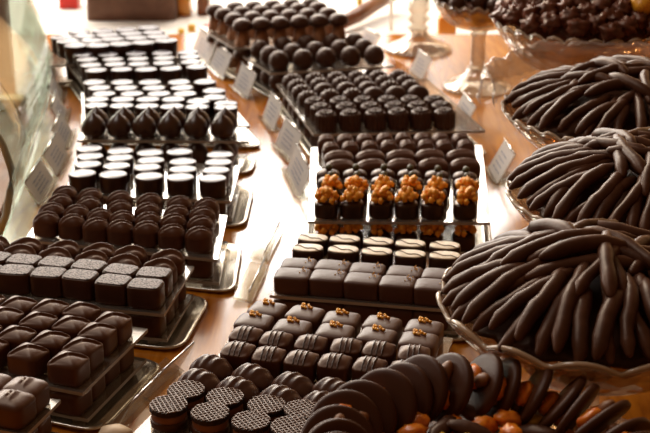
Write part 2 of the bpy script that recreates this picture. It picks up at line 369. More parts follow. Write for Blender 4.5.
# plain square
d_ = MB()
for k in range(9): blob(.0006, .4, 2, k, (5, 4), mb=d_, c=(.0095 + random.uniform(-.004, .003), .004 + random.uniform(-.006, .006), .0168))
proto('plain', 'plain_square_chocolate', [('body', pillow(.0305, .0255, .0165, 6, .0012, .0022, n=40, nr=5).mesh('psq', mat('flat_plain_chocolate', (.080, .028, .014), .44, .32, bump=.2, bump_scale=200))), ('pale_crumbs', d_.mesh('pale_crumbs', M['gold']))], .0165, .0155, .0165, 'plain flat square chocolate')
# white topped oval
b_ = pillow(.0280, .0195, .0155, 2.4, .0004, .0012, n=40, nr=3).mesh('wov', M['gloss'])
t_ = pillow(.0268, .0184, .0012, 2.4, .0004, .0004, n=40, nr=3, z0=.0152).mesh('wov_top', M['cream'])
d_ = tube([(-.0125 + k*.0025, .0035 - .0011*k + .0018*math.sin(k*1.1), .01655) for k in range(11)], .00038, 5).mesh('dline', M['dark'])
proto('white', 'white_topped_chocolate', [('shell', b_), ('white_top', t_), ('drizzle_line', d_)], .0168, .014, .0162, 'oval chocolate with cream top')
# walnut cylinder
b_ = pillow(.0225, .0215, .0160, 2.6, .002, .002, n=32, nr=5).mesh('wal', M['gloss'])
def nuts(seed):
    d = MB(); rnd = random.Random(seed)
    for k in range(26):
        a = rnd.uniform(0, 6.28); rr = rnd.uniform(.001, .0102)
        blob(.0030, .65, 2.6, seed*10 + k, (9, 7), mb=d, c=(rr*math.cos(a), rr*math.sin(a), .0174 + rnd.uniform(0, .0055) + (.0038 if rr < .0055 else 0)))
    return d.mesh('nuts', M['walnut'])
for s_ in range(3):
    proto('walnut%d' % s_, 'walnut_topped_chocolate', [('shell', b_), ('caramelised_walnut', nuts(s_ + 3))], .0165, .0125, .0165, 'chocolate topped with caramelised walnut')
b_ = pillow(.0245, .0195, .0175, 2.8, .003, .0025, n=36, nr=6).mesh('haz', M['dark'])
proto('hazel', 'nut_topped_chocolate', [('shell', b_), ('nut', blob(.0036, .15, 2, 5, (12, 8), mb=None, c=(.001, .001, .0195)).mesh('nut', M['hazel']))], .0180, .0125, .0175, 'chocolate topped with green nut')
def lines2(x, y): return .0011*(g(line(x, y, R(10), .15), .10) + g(line(x, y, R(10), -.25), .10))
proto('oblong', 'oblong_chocolate', [(None, pillow(.0315, .0200, .0185, 4, .004, .004, lines2, n=44, nr=10).mesh('obl', M['satin']))], .0185, .016, .0175, 'large oblong chocolate')
def lines3(x, y): return sum(.0013*g(line(x, y, R(8), o_), .11) for o_ in (-.5, -.1, .3, .6))
proto('smallob', 'small_ridged_chocolate', [(None, pillow(.0190, .0215, .0185, 4, .004, .0035, lines3, n=44, nr=12).mesh('sml', M['satin']))], .0185, .0105, .0175, 'small finely ridged chocolate')
# fluted
def fl(t, z): return .055*math.cos(16*t)*(1 if z < .0195 else .4)
b_ = lathe([(.0118, 0), (.0122, .002), (.0122, .0175), (.0116, .0195), (.0100, .0205), (.004, .0200)], 96, mod=fl).mesh('flu', M['dark'])
d_ = MB()
for k in range(12):
    a = 2*PI*k/12; tube([(.0096*math.cos(a), .0096*math.sin(a), .0203), (.006*math.cos(a + .4), .006*math.sin(a + .4), .0218), (.002*math.cos(a + .9), .002*math.sin(a + .9), .0208)], [.0013, .0015, .0010], 6, d_)
proto('fluted', 'fluted_cylinder_chocolate', [('fluted_shell', b_), ('crinkled_crown', d_.mesh('crown', M['dark']))], .022, .0128, .021, 'tall fluted cylinder chocolate')
def ribs(x, y): return .0007*math.cos(x*PI*5)
proto('ribbed', 'ribbed_oblong_chocolate', [(None, pillow(.0265, .0190, .0175, 3.0, .007, .004, ribs, n=64, nr=26).mesh('rib', M['truffle']))], .018, .0135, .0165, 'oblong chocolate with cross ribs')
proto('smoothob', 'smooth_oblong_chocolate', [(None, pillow(.0265, .0190, .0175, 3.2, .006, .004, n=44, nr=8).mesh('smo', M['truffle']))], .0175, .0135, .0165, 'domed smooth oblong chocolate')
b_ = lathe([(.009, 0), (.0118, .002), (.0136, .0075), (.0138, .012), (.0125, .0175), (.0100, .0218), (.006, .0246), (.002, .0256)], 32, mod=lambda t, z: .018*math.sin(z*1900)).mesh('tru', M['truffle'])
proto('truffle', 'round_truffle', [(None, b_)], .0257, .014, .013, 'round swirled truffle')
c_ = lathe([(.0085, .0235), (.0130, .0225), (.0140, .0250), (.0136, .0290), (.0115, .0335), (.0080, .0362), (.004, .0374)], 32, mod=lambda t, z: .02*math.cos(3*t + 1)).mesh('mcap', M['cap'])
s_ = lathe([(.0108, 0), (.0112, .002), (.0098, .008), (.0080, .015), (.0078, .0235)], 24, mod=lambda t, z: .05*math.cos(5*t + z*90)).mesh('mstem', M['cocoa'])
proto('mushroom', 'mushroom_chocolate', [('stem', s_), ('cap', c_)], .0375, .014, .030, 'mushroom shaped chocolate')

ORD = ['first', 'second', 'third', 'fourth', 'fifth', 'sixth', 'seventh', 'eighth', 'ninth']
def offset_poly(pts_sets, margins):
    """four side lines (front, right, back, left) pushed out past every point; returns corner points FL FR BR BL"""
    allp = [p for s in pts_sets['all'] for p in s]; c = sum(allp, Vector((0, 0)))/len(allp); L = []
    for (a, b), m in zip(pts_sets['sides'], margins):
        d = (b - a).normalized(); n = Vector((d.y, -d.x))
        if n.dot(c - a) > 0: n = -n
        L.append((n, max(n.dot(p) for p in allp) + m))
    def meet(l1, l2):
        (n1, c1), (n2, c2) = l1, l2; det = n1.x*n2.y - n1.y*n2.x
        return Vector(((c1*n2.y - c2*n1.y)/det, (n1.x*c2 - n2.x*c1)/det))
    f, r_, b, l = L
    return [meet(f, l), meet(f, r_), meet(r_, b), meet(b, l)]
def slab(q, z0, z1):
    """sheet with lighter polished edges"""
    mb = MB(); v = [(p.x, p.y, z0) for p in q] + [(p.x, p.y, z1) for p in q]
    mb.add(v, [(3, 2, 1, 0), (4, 5, 6, 7)], 0); mb.add(v, [(0, 1, 5, 4), (1, 2, 6, 5), (2, 3, 7, 6), (3, 0, 4, 7)], 1)
    return mb.mesh('sheet', [M['plate'], M['edge']], False)
def round_poly(q, r_, k=6):
    out = []
    for i in range(4):
        p, a, b = q[i], q[i-1], q[(i+1) % 4]; da = (a - p).normalized(); db = (b - p).normalized()
        s = p + da*r_; e = p + db*r_
        for j in range(k + 1):
            t = j/k; out.append(s*(1-t)**2 + p*2*t*(1-t) + e*t*t)
    return out
def tray_mesh(q):
    c = sum(q, Vector((0, 0)))/4; mb = MB()
    def ring(off, z):
        qq = [p + (c - p).normalized()*off*1.4 for p in q]; return [(p.x, p.y, z) for p in round_poly(qq, .02)]
    rings(mb, [ring(.003, 0.0003), ring(0, .0035), ring(.0012, .0046), ring(.0035, .0040), ring(.010, .0014)], True, None)
    n = 28; b = len(mb.v) - n; mb.f.append(tuple(range(b, b + n))); mb.m.append(0)
    return mb.mesh('tray', M['tray'])

ZL = .0085
def unit(where, hl, rows, side, tray=(.018, .034, .018, .020), plate=(.0155, .019, .0155, .017), counts=None):
    zu = ZL + hl + .0030
    W = []; n_rows = len(rows)
    for key, pts in rows:
        keys = key if isinstance(key, list) else [key]*len(pts)
        W.append([(k, P(x, y, zu + PROTO[k]['ref'])) for k, (x, y) in zip(keys, pts)])
    V2 = lambda p: Vector((p.x, p.y))
    sets = dict(all=[[V2(p) for k, p in r_] for r_ in W],
                sides=[(V2(W[0][0][1]), V2(W[0][-1][1])), (V2(W[0][-1][1]), V2(W[-1][-1][1])), (V2(W[-1][0][1]), V2(W[-1][-1][1])), (V2(W[0][0][1]), V2(W[-1][0][1]))])
    qt = offset_poly(sets, tray); qp = offset_poly(sets, plate)
    tag(link('metal_tray', tray_mesh(qt)), 'shallow metal tray with rounded corners under the ' + where, 'tray', 'metal trays on the counter')
    ql = offset_poly(sets, [min(a_, b_ - .0075) for a_, b_ in zip(plate, tray)])
    tag(link('clear_shelf', slab(ql, ZL - .003, ZL)), 'lower clear sheet lying in the tray of the ' + where, 'shelf', 'lower clear sheets')
    tag(link('clear_shelf', slab(qp, zu - .0028, zu)), 'upper clear sheet holding up the ' + where, 'shelf', 'upper clear sheets')
    lower = [o for o in COL.objects if o.name.startswith('clear_shelf')][-2]
    for q in ql:
        c = sum(ql, Vector((0, 0)))/4; p = q + (c - q).normalized()*.016
        link('foot_pad', box(p.x - .004, p.x + .004, p.y - .004, p.y + .004, .0016, ZL - .0031).mesh('pad', M['edge'], False), lower)
    cnt = {}
    for ri, r_ in enumerate(W):
        a = r_[0][1]; b = r_[-1][1]
        ang = math.atan2(b.y - a.y, b.x - a.x) if len(r_) > 1 else W_ang
        W_ang = ang
        for ci, (k, p) in enumerate(r_):
            pr_ = PROTO[k]; jit = random.uniform(-.09, .09)
            spawn(k, (p.x, p.y, zu), ang + jit, '%s, %s from left in %s row, %s' % (pr_['noun'], ORD[ci], ORD[ri], where), '%ss of the %s' % (pr_['noun'], where))
            low = (ri == 0) or (side == 'L' and ci == len(r_) - 1) or (side == 'R' and ci == 0)
            if low and pr_['h'] <= hl + .0002:
                spawn(k, (p.x, p.y, ZL), ang - jit, '%s below clear sheet, %s from left, %s row, %s' % (pr_['name'].replace('_', ' '), ORD[ci], ORD[ri], where), 'lower layer of the ' + where)
    return W, qp, qt

def xs(l, y0, y1=None):
    y1 = y0 if y1 is None else y1
    return [(x, y0 + (y1 - y0)*(x - l[0])/max(1, l[-1] - l[0])) for x in l]

unit('nearest left tray', .0212, [('notched', [(-24, 388), (10, 394)]), ('notched', [(-12, 376), (24, 381)])], 'L')
unit('domed square tray', .0208, [('domed', [(-12, 342), (28, 349), (68, 357)]), ('domed', [(-18, 326), (16, 331), (50, 336), (82, 343)]),
     ('domed', [(-30, 308), (4, 312), (38, 317), (71, 321), (97, 328)]), ('domed', [(-14, 297), (18, 301), (50, 304), (81, 307), (112, 317)])], 'L')
unit('speckled block tray', .0218, [('speck', [(-15, 268), (16, 269), (48.5, 271.5), (80, 274), (113.5, 279), (145.5, 283)]), ('speck', [(-6, 255.5), (24, 258.5), (56, 261), (89, 264), (121, 268.5), (154, 271.5)]),
     ('twist', [(-12, 245), (19, 248), (54, 251), (91, 254), (124, 257.5), (159, 262)]), ('twist', [(-8, 238.5), (25, 241), (63, 244), (98, 246.5), (130, 249), (167, 253)])], 'L')
unit('slant ridged oval tray', .0218, [('leaf', [(46, 215), (71.5, 217.5), (95.5, 221), (120, 223), (146, 224.5), (171.5, 227.5), (198.5, 230)]), ('leaf', [(51, 206), (76, 208), (99.5, 211.5), (122, 214), (148, 215.5), (173, 217), (200, 219)]),
     ('leaf', [(59, 197.5), (88, 200), (119, 203.5), (147, 206), (176, 208.5), (202, 210)]), ('leaf', [(64, 189), (90, 191.5), (119, 194), (149, 196.5), (179, 199), (206, 201)])], 'L')
unit('pale topped round tray', .0180, [('cup', [(82, 173), (113, 174), (149, 176), (180, 177), (212.5, 178)]), ('cup', [(87.6, 164), (116.5, 165.5), (147, 167), (183, 169), (216, 170)]),
     ('cup', [(90, 156), (119.5, 157.5), (151, 160), (183, 161.5), (218.5, 162)]), ('cup', [(89, 148.3), (120.4, 150.7), (150, 152.5), (179.5, 151.5), (220, 154.5)])], 'L')
unit('pointed drop tray', .0290, [('kiss', [(92.8, 112), (118, 112), (143.5, 112), (169, 112), (195.5, 112.5), (222, 113)]), ('kiss', [(96, 106.5), (123.5, 106.5), (149, 106.5), (174, 106.5), (198, 107), (225, 107.5)])], 'L', plate=(.0155, .022, .0145, .017))
unit('round tray behind drops', .0180, [('cup', xs([96, 121.5, 147, 172, 197, 226], 105, 107)), ('cup', [(97, 99), (123, 99), (148, 99), (173.5, 99), (198.5, 101), (226, 103)]),
     ('cup', [(104, 93.4), (132, 93.4), (159, 93.4), (185, 93.5), (215, 97)]), ('cup', [(99, 87.6), (126, 87.6), (154, 87.6), (182, 87.6), (214, 90.5)]), ('cup', [(94, 82), (122, 82), (150, 82), (179, 82), (205, 81.6)])], 'L')
unit('second farthest round tray', .0180, [('cup', [(96, 69.8), (121.5, 69), (146, 69), (171, 68.2), (197, 66.5)]), ('cup', [(90.5, 64.7), (115, 63.8), (138.5, 63.6), (163.5, 62.6), (191, 61.6)]),
     ('cup', [(87, 59), (113, 58.8), (138, 58.3), (164, 57.6), (190, 56.6)]), ('cup', [(83, 54), (108, 54), (136, 53), (162, 52.6), (188, 52)])], 'L')
unit('farthest round tray', .0220, [('bigcup', [(76, 45), (98.5, 44.7), (121, 43.3), (143.5, 42), (166, 40)]), ('bigcup', [(68, 40.8), (92, 40), (112.5, 38.6), (136, 37.3), (158, 36)]),
     ('bigcup', [(62, 36.8), (84.6, 35.6), (107.7, 34.5), (131, 33.2), (154, 31.8)]), ('bigcup', [(79, 31.4), (103, 30.4), (126, 29), (148.5, 27)])], 'L')

unit('nearest right tray', .0202, [('waffle', [(168.5, 403.4), (210, 411), (251, 419.5), (290, 425), (330, 431)]), ('waffle', [(186, 388.4), (225, 395.5), (266.5, 403.4), (303, 408), (342, 414)]),
     ('wavy', [(199, 375), (236.5, 383), (280, 391.5), (322, 397.5)]), ('wavy', [(211, 360.5), (252, 370), (293, 378.5), (333, 384)])], 'R', plate=(.0165, .02, .0125, .018), tray=(.02, .024, .0130, .021))
unit('golden crumb square tray', .0208, [('drizzled', [(238, 344.6), (269, 349.5), (301.5, 353.5), (335, 356.5), (370, 360), (406, 363.5)]), ('drizzled', [(246, 329), (276, 334), (311, 337.7), (346.5, 341), (379, 344), (414, 348)]),
     ('goldsq', [(254, 317.5), (292, 323.5), (335, 328), (377, 332), (418.5, 336.5)]), ('goldsq', [(267, 305.5), (305, 310), (341.5, 315.5), (382, 320), (424, 324)])], 'R', plate=(.0125, .02, .0155, .018), tray=(.0130, .024, .018, .021))
unit('plain square tray', .0185, [('plain', [(293, 271.5), (328.5, 273.5), (363, 276.5), (398, 279.5), (433, 282.5)]), ('plain', [(299, 261.5), (333, 263.5), (367.5, 266.5), (405, 269.5), (440, 272)]),
     ('white', [(308, 247), (343.5, 248.5), (377, 250.5), (410.5, 253), (445, 254.5)]), ('white', [(313, 237), (345, 238), (378.5, 240.5), (410.5, 242.5), (445, 244.5)])], 'R')
wl = ['walnut0', 'walnut1', 'walnut2', 'walnut1', 'walnut0', 'walnut2']
unit('walnut tray', .0290, [(wl, [(326, 199), (352, 199), (380.5, 199), (406.5, 199.5), (432.5, 200), (465, 200)]), (wl[::-1], [(330, 188), (356, 188), (383, 188), (409, 188.5), (436, 189), (467, 189)]),
     ('hazel', [(330, 177), (356, 177), (383, 177), (411, 177), (438.5, 178.5), (466, 178.5)]), ('hazel', [(328, 169.5), (355, 169.5), (383, 169.5), (409.5, 170), (437, 171), (465, 172)]),
     ('oblong', [(340, 161.5), (371.5, 161), (402, 160.5), (433.5, 160), (465.5, 160)]), ('oblong', [(339, 152.5), (370.5, 152), (401, 151.5), (430, 151), (461.5, 151)]),
     ('smallob', [(331, 144.3), (350.3, 143.6), (370, 143), (389, 142.5), (408, 142), (426, 142), (444.5, 142), (466, 142)]), ('smallob', [(326.5, 136.8), (345.5, 136.3), (365, 135.8), (385, 135.3), (403.5, 135), (422.5, 135), (441, 135), (461, 135)])], 'R', tray=(.018, .024, .018, .020))
unit('fluted cylinder tray', .0222, [('fluted', [(326, 112.5), (350.5, 111.8), (375.5, 111), (398.5, 110.5), (421.5, 110), (445, 110)]), ('fluted', [(321, 105.5), (346, 105), (371, 104.5), (395, 104), (418, 103.8), (442, 103.5)]),
     ('fluted', [(315, 99.5), (340, 99), (364, 98.5), (388, 98), (411, 97.8), (435, 97.5)]),
     (['ribbed']*3 + ['smoothob']*3, [(308, 91.5), (330, 90.2), (352.5, 89.2), (374, 87.8), (396, 87), (418.5, 86)]), (['ribbed', 'smoothob', 'smoothob', 'smoothob', 'ribbed', 'ribbed'], [(302, 85.4), (324, 84), (346.5, 83), (368.5, 82.2), (390, 81.4), (411, 80.8)]),
     ('ribbed', [(298, 79.8), (320, 78.4), (342, 77.3), (363.5, 76.6), (385, 75.7), (406, 75)]), ('ribbed', [(292.7, 74.3), (315, 73.3), (336.5, 72.4), (357.5, 71.5), (378.5, 71), (398.5, 70.4)])], 'R', plate=(.0155, .038, .0155, .017), tray=(.018, .045, .018, .020))
unit('truffle tray', .0258, [('truffle', [(279, 60), (303, 58.5), (326, 57), (350.5, 55.6), (374.5, 54.5)]), ('truffle', [(270, 55), (292.7, 52.6), (315.5, 50.6), (340, 49), (364, 48)]), ('truffle', [(260.5, 49), (283.5, 46), (306.5, 44), (331.5, 43), (355, 42)])], 'R', tray=(.018, .024, .018, .020), plate=(.0165, .022, .0155, .017))
unit('mushroom tray', .0376, [('mushroom', [(242, 24), (261, 23), (280, 22), (299.5, 20.6), (319, 19.6), (338.5, 18.6)]), ('mushroom', [(234, 18), (252.5, 16.8), (271, 15.8), (289.5, 14.8), (308, 13.8), (328, 12.8)]),
     ('mushroom', [(224, 13), (242, 11.5), (261, 10.5), (280, 9.3), (298.5, 8.2), (318, 7)]), ('mushroom', [(215, 9), (235, 6.8), (253.5, 6), (272.5, 4.8), (291.5, 3.6), (311, 2.8)])], 'R', tray=(.0150, .024, .018, .020))

# ------------------------------------------------------------------ label cards and clear holders
def card(p0, p1, hgt, lean, label, lines=4, paper=True, toward=1, z0=.0008, name='label_card'):
    """bottom edge from p0 to p1 (counter points), leaning by `lean` radians sideways"""
    a = Vector((p0[0], p0[1], 0)); b = Vector((p1[0], p1[1], 0)); u = (b - a); w = u.length; u.normalize()
    n = Vector((-u.y, u.x, 0))*toward
    up = Vector((0, 0, 1))*math.cos(lean) + n*math.sin(lean); nn = u.cross(up).normalized()
    root = link(name, None, None, (a.x, a.y, z0)); root.empty_display_size = .01
    mtx = Matrix((u, up, nn)).transposed()
    def put(mb, nm, m, smooth=False):
        mb.v = [tuple(mtx @ Vector(v)) for v in mb.v]; me = mb.mesh(nm, m, smooth); return link(nm, me, root)
    if paper:
        mbp = MB(); mbp.add([(0, .003, 0), (w, .003, 0), (w, hgt, 0), (0, hgt, 0)], [(0, 1, 2, 3)]); put(mbp, 'paper', M['card'])
        mb = MB(); rnd = random.Random(len(label))
        for k in range(lines):
            y = hgt*(.72 - .15*k); x0 = w*.22; 
            for q in range(3):
                x1 = x0 + w*rnd.uniform(.10, .2); 
                for s in (-.0009, .0007): box(x0, x1, y - .0004, y + .0004, s, s + .0002, mb)
                x0 = x1 + w*.03
                if x0 > w*.75: break
        put(mb, 'written_lines', M['ink'])
    put(box(-.001, w + .001, 0, hgt + .001, *((-.0020, -.0010) if toward > 0 else (.0010, .0022))), 'clear_sleeve', M['acrylic'])
    mb = tube([(0, hgt + .001, .001), (w*.5, hgt + .001, .001), (w, hgt + .001, .001)], .0009, 8)
    put(mb, 'edge_bead', M['chrome'], True)
    put(box(-.001, w + .001, 0, .003, -.012*1, .006), 'foot', M['acrylic'])
    return tag(root, label, 'label card', 'label cards between the trays')
def c2(px, py): p = P(px, py, 0); return (p.x, p.y)
card(c2(192, 51), c2(207, 67), .036, R(24), 'white label card farthest back, beside the mushroom tray')
card(c2(208, 66), c2(222, 80), .036, R(24), 'white label card in front of the farthest one, mushroom tray corner')
card(c2(233, 88), c2(247, 100), .036, R(22), 'white label card leaning at the truffle tray corner')
card(c2(262, 119), c2(273, 132), .036, R(20), 'white label card beside the ribbed oblong chocolates')
card(c2(275, 146), c2(291, 163), .036, R(22), 'white label card beside the fluted cylinder tray')
card(c2(286, 172), c2(299, 200), .034, R(22), 'white label card beside the walnut tray, nearest the camera on that side')
card(c2(262, 262), c2(277, 232), .009, R(10), 'clear empty holder standing edge on beside the white topped ovals', paper=False, toward=-1, name='clear_card_holder')
card(c2(246, 303), c2(262, 268), .009, R(10), 'clear empty holder standing edge on beside the plain squares', paper=False, toward=-1, name='clear_card_holder')
card(c2(113, 432), c2(143, 401), .030, R(30), 'clear holder leaning at waffle tray corner, nearest of two', paper=False, toward=-1, name='clear_card_holder')
card(c2(144, 400), c2(176, 370), .030, R(30), 'clear holder leaning beside the wavy ovals, behind the nearest one', paper=False, toward=-1, name='clear_card_holder')
# cards on the right of the column
card(c2(409, 72), c2(421, 82), .034, R(25), 'small white card between fluted tray and glass foot', toward=1)
card(c2(452, 117), c2(463, 132), .034, R(25), 'small white card at right end of the fluted cylinders', toward=1)
card(c2(357, 42), c2(372, 50), .024, R(35), 'small white card behind the truffles')
card(c2(487, 170), c2(496, 186), .040, R(28), 'clear card holder on the bare counter right of the walnuts')
hb = box(-.022, .022, -.016, .016, 0, .003).mesh('holder_base', M['acrylic'], False); p_ = P(512, 178, .001)
tag(link('holder_base_plate', hb, None, (p_.x, p_.y, .0005)), 'clear flat base sheet on the bare counter right of the walnuts', 'base plate')
# left side, between guard glass and trays
LC = [((40, 207), (55, 182)), ((58, 178), (69, 156)), ((66, 152), (73, 133)), ((64, 128), (68, 112)), ((60, 107), (64, 93)), ((56, 88), (60, 76))]
LN = ['slant ridged oval tray', 'pale topped round tray', 'back of the pale topped round tray', 'pointed drop tray', 'round tray behind drops', 'second farthest round tray']
for (a, b), nm in zip(LC, LN):
    card(c2(*a), c2(*b), .030, R(28), 'white card standing against the glass guard beside the ' + nm, toward=1)

# ------------------------------------------------------------------ curved guard glass at the left
def guard():
    prof = [(-.012, .0), (-.003, .020), (.003, .045), (.006, .068), (0, .092), (-.012, .118), (-.026, .142), (-.038, .168), (-.046, .195), (-.050, .22)]
    base = [(-.312, 1.28), (-.318, 1.38), (-.328, 1.50), (-.342, 1.62), (-.362, 1.74), (-.392, 1.86), (-.43, 2.0), (-.47, 2.12)]
    mb = MB(); n = len(prof); vs = []
    for bx_, by_ in base:
        for off, z in prof: vs.append((bx_ + off, by_, z + .002))
    fs = [(i*n + k, i*n + k + 1, (i+1)*n + k + 1, (i+1)*n + k) for i in range(len(base) - 1) for k in range(n - 1)]
    mb.add(vs, fs); me = mb.mesh('guard', M['guard'])
    o = link('curved_glass_guard', me); md = o.modifiers.new('thick', 'SOLIDIFY'); md.thickness = .004
    tag(o, 'curved clear glass guard standing along the left edge of the counter', 'glass guard')
    pts = [(base[0][0] + off, base[0][1] - .003, z + .004) for off, z in prof]
    link('polished_edge', tube(pts, .0038, 8).mesh('pe', M['guardedge']), o)
guard()

# ------------------------------------------------------------------ glass bowls
def bowl(name, c, rz, Rr, depth, label, foot_r=.055, lobes=30, stem_r=.010, fcolor='foot', foot_c=None, ringed=False, gm='bowl', wav=.0035):
    root = link(name, None, None, (c[0], c[1], .0005)); root.empty_display_size = .02
    mb = MB(); n = 120; rs = []
    K = 10
    def pt(k, i, dr=0, dzo=0):
        t = k/K; a = 2*PI*i/n; r_ = stem_r*1.3 + (Rr - stem_r*1.3)*(t**.55 if t > 0 else 0); z = rz - depth + depth*(t**1.7)
        w = max(0, t - .35)/.65; s = abs(math.cos(lobes*a/2))*2 - 1.2
        r_ = r_*(1 + .018*w*s) + dr; z += wav*w*w*s
        return (r_*math.cos(a), r_*math.sin(a), z + dzo)
    for k in range(K + 1): rs.append([pt(k, i) for i in range(n)])
    for k in range(K, -1, -1): rs.append([pt(k, i, -.0035, .0035 if k < K else .0005) for i in range(n)])
    rings(mb, rs, True, None); b = len(mb.v) - n; mb.f.append(tuple(range(b, b + n))); mb.m.append(0)
    link('glass_bowl', mb.mesh('bowl', M[gm]), root)
    rimp = [pt(K, i, -.0016, .0008) for i in range(n)]; rimp.append(rimp[0])
    link('scalloped_rim', tube(rimp, .0019, 6).mesh('rim', M['rim']), root)
    zt = rz - depth
    fo = foot_c or (0, 0)
    if ringed: pr_ = [(stem_r*1.5, .022), (stem_r, .027), (stem_r*1.6, .034), (stem_r, .040), (stem_r*1.7, .048), (stem_r*1.1, .055), (stem_r*1.6, .062), (stem_r*1.2, zt)]
    else: pr_ = [(stem_r*1.35, .026), (stem_r, .032), (stem_r*.9, zt - .012), (stem_r*1.4, zt)]
    link('stem', lathe(pr_, 24, mod=lambda t, z: .05*math.cos(6*t)).mesh('stem', M['foot']), root)
    link('foot', lathe([(foot_r*.96, 0), (foot_r, .0015), (foot_r, .0035), (foot_r*.92, .0060), (foot_r*.72, .0100), (foot_r*.50, .0160), (foot_r*.33, .0220), (stem_r*1.4, .028)], 144, mod=lambda t, z: .010*math.cos(24*t)).mesh('foot', M['foot']), root)
    tag(root, label, 'bowl', 'footed glass bowls'); return root

def stick_mesh(L, r_, seed, bend, bow=.0045):
    rnd = random.Random(seed); K = 9; pts = []; rad = []
    ph = rnd.uniform(0, 6)
    for k in range(K):
        t = k/(K - 1); pts.append((t*L - L/2, bend*math.sin(t*PI*1.5 + ph)*.7 + rnd.uniform(-.0005, .0005), bow*(1 - (2*t - 1)**2) + rnd.uniform(-.0003, .0003)))
        e = .55 if k in (0, K - 1) else 1; rad.append(r_*e*(1 + rnd.uniform(-.13, .13)))
    pts = [(pts[0][0] - r_*.4, pts[0][1], pts[0][2])] + pts + [(pts[-1][0] + r_*.4, pts[-1][1], pts[-1][2])]; rad = [r_*.15] + rad + [r_*.15]
    return tube(pts, rad, 12).mesh('stick', M['stick'])
SM = [stick_mesh(1.0*L, r_, i, b_) for i, (L, r_, b_) in enumerate([(.074, .0052, .003), (.068, .0047, .004), (.078, .0053, .002), (.064, .0056, .0035), (.072, .0045, .005), (.080, .0049, .0025), (.058, .0054, .003)])]
SL = [.074, .068, .078, .064, .072, .080, .058]
def aim(o, a, b):
    a, b = Vector(a), Vector(b); o.location = (a + b)/2; d = (b - a).normalized()
    o.rotation_mode = 'QUATERNION'
    q = d.to_track_quat('X', 'Z'); o.rotation_quaternion = q
def ord_az(az):
    names = ['right', 'back right', 'back', 'back left', 'left', 'front left', 'front', 'front right']
    return names[int(round((az % (2*PI))/(PI/4))) % 8]
def stick_heap(c, rz, Rr, hh, n_low, n_up, bowl_name, seed, top_flat=.22):
    rnd = random.Random(seed); cx, cy = c[0], c[1]
    def surf(r_): return rz - .002 + hh*(1 - min(1, r_/Rr)**1.9)
    prof = [(Rr*.25, -.036), (Rr*.66, -.012), (Rr*.86, -.004)] + [(Rr*q, surf(Rr*q) - rz - .010) for q in (.80, .65, .5, .35, .2)]
    core = lathe(prof, 64, mod=lambda t, z: .035*math.cos(21*t + z*40), z0=rz).mesh('core', M['stick'])
    tag(link('chocolate_stick_heap', core, None, (cx, cy, 0)), 'inner heap of chocolate sticks filling the ' + bowl_name, 'chocolate sticks', kind='stuff')
    k = 0; seen = {}
    def lab(az, tier):
        key = (tier, ord_az(az)); seen[key] = seen.get(key, 0) + 1
        q = seen[key]; return 'chocolate stick, %s of the %s, %s side of the %s' % (ORD[min(q, 9) - 1], tier, ord_az(az), bowl_name)
    for i in range(n_low):
        az = 2*PI*(i + rnd.uniform(-.2, .2))/n_low; m = rnd.randrange(7); L = SL[m]
        r1 = Rr*rnd.uniform(.90, .97); slope = math.atan2(hh*.80, Rr*.65)
        r0 = r1 - L*math.cos(slope)*.9; lift = .003 + (.004 if i % 2 else 0)
        tw = rnd.uniform(-.25, .25) + .12
        a = (cx + r1*math.cos(az), cy + r1*math.sin(az), surf(r1) + lift); b = (cx + r0*math.cos(az + tw), cy + r0*math.sin(az + tw), surf(max(r0, 0)) + lift)
        o = link('chocolate_stick', SM[m]); aim(o, a, b); tag(o, lab(az, 'lower ring'), 'chocolate stick', 'chocolate sticks leaning in the ' + bowl_name)
    for i in range(n_up):
        az = 2*PI*(i + rnd.uniform(-.3, .3))/n_up; m = rnd.randrange(7); L = SL[m]*.96; lift = .0075 + .006*(i % 3)/2
        rc = Rr*rnd.uniform(.15, .40); hd = az + rnd.uniform(-1.1, 1.1); mx_, my_ = rc*math.cos(az), rc*math.sin(az); E_ = []
        for sg in (1, -1):
            ex, ey = mx_ + sg*L/2*math.cos(hd), my_ + sg*L/2*math.sin(hd); E_.append((cx + ex, cy + ey, surf(math.hypot(ex, ey)) + lift))
        a, b = E_
        o = link('chocolate_stick', SM[m]); aim(o, a, b); tag(o, lab(az, 'top layer'), 'chocolate stick', 'chocolate sticks leaning in the ' + bowl_name)

B1 = P(592, 303, .115); B2 = P(642, 196, .115); B3 = P(628, 112, .115); B4 = P(588, 22, .150); B5 = P(480, 2, .12)
BF = P(480, 474, .080)
bowl('footed_glass_bowl', B1, .115, .105, .045, 'large glass bowl heaped with dark chocolate sticks, nearest of the stick bowls', lobes=14, wav=.0040)
stick_heap(B1, .115, .105, .036, 54, 22, 'nearest stick bowl', 3)
bowl('footed_glass_bowl', B2, .115, .112, .045, 'glass bowl of dark chocolate sticks between two other stick bowls', lobes=34, wav=.002)
stick_heap(B2, .115, .112, .036, 54, 22, 'middle stick bowl', 5)
bowl('footed_glass_bowl', B3, .115, .125, .05, 'scalloped glass bowl of short chocolate sticks wrapped in film behind', lobes=34)
stick_heap(B3, .115, .125, .034, 48, 24, 'farthest stick bowl', 8)
bowl('footed_glass_bowl', B4, .150, .110, .06, 'scalloped glass bowl heaped with dark lumpy clusters', lobes=30)
bowl('footed_glass_bowl', B5, .120, .062, .035, 'small glass bowl of round dark sweets on a tall clear foot', lobes=22, foot_r=.047)
p6 = P(418, 50, 0)
bowl('footed_glass_bowl', p6, .130, .060, .040, 'clear glass stand with ringed stem behind the truffle tray', foot_r=.052, ringed=True, lobes=22)

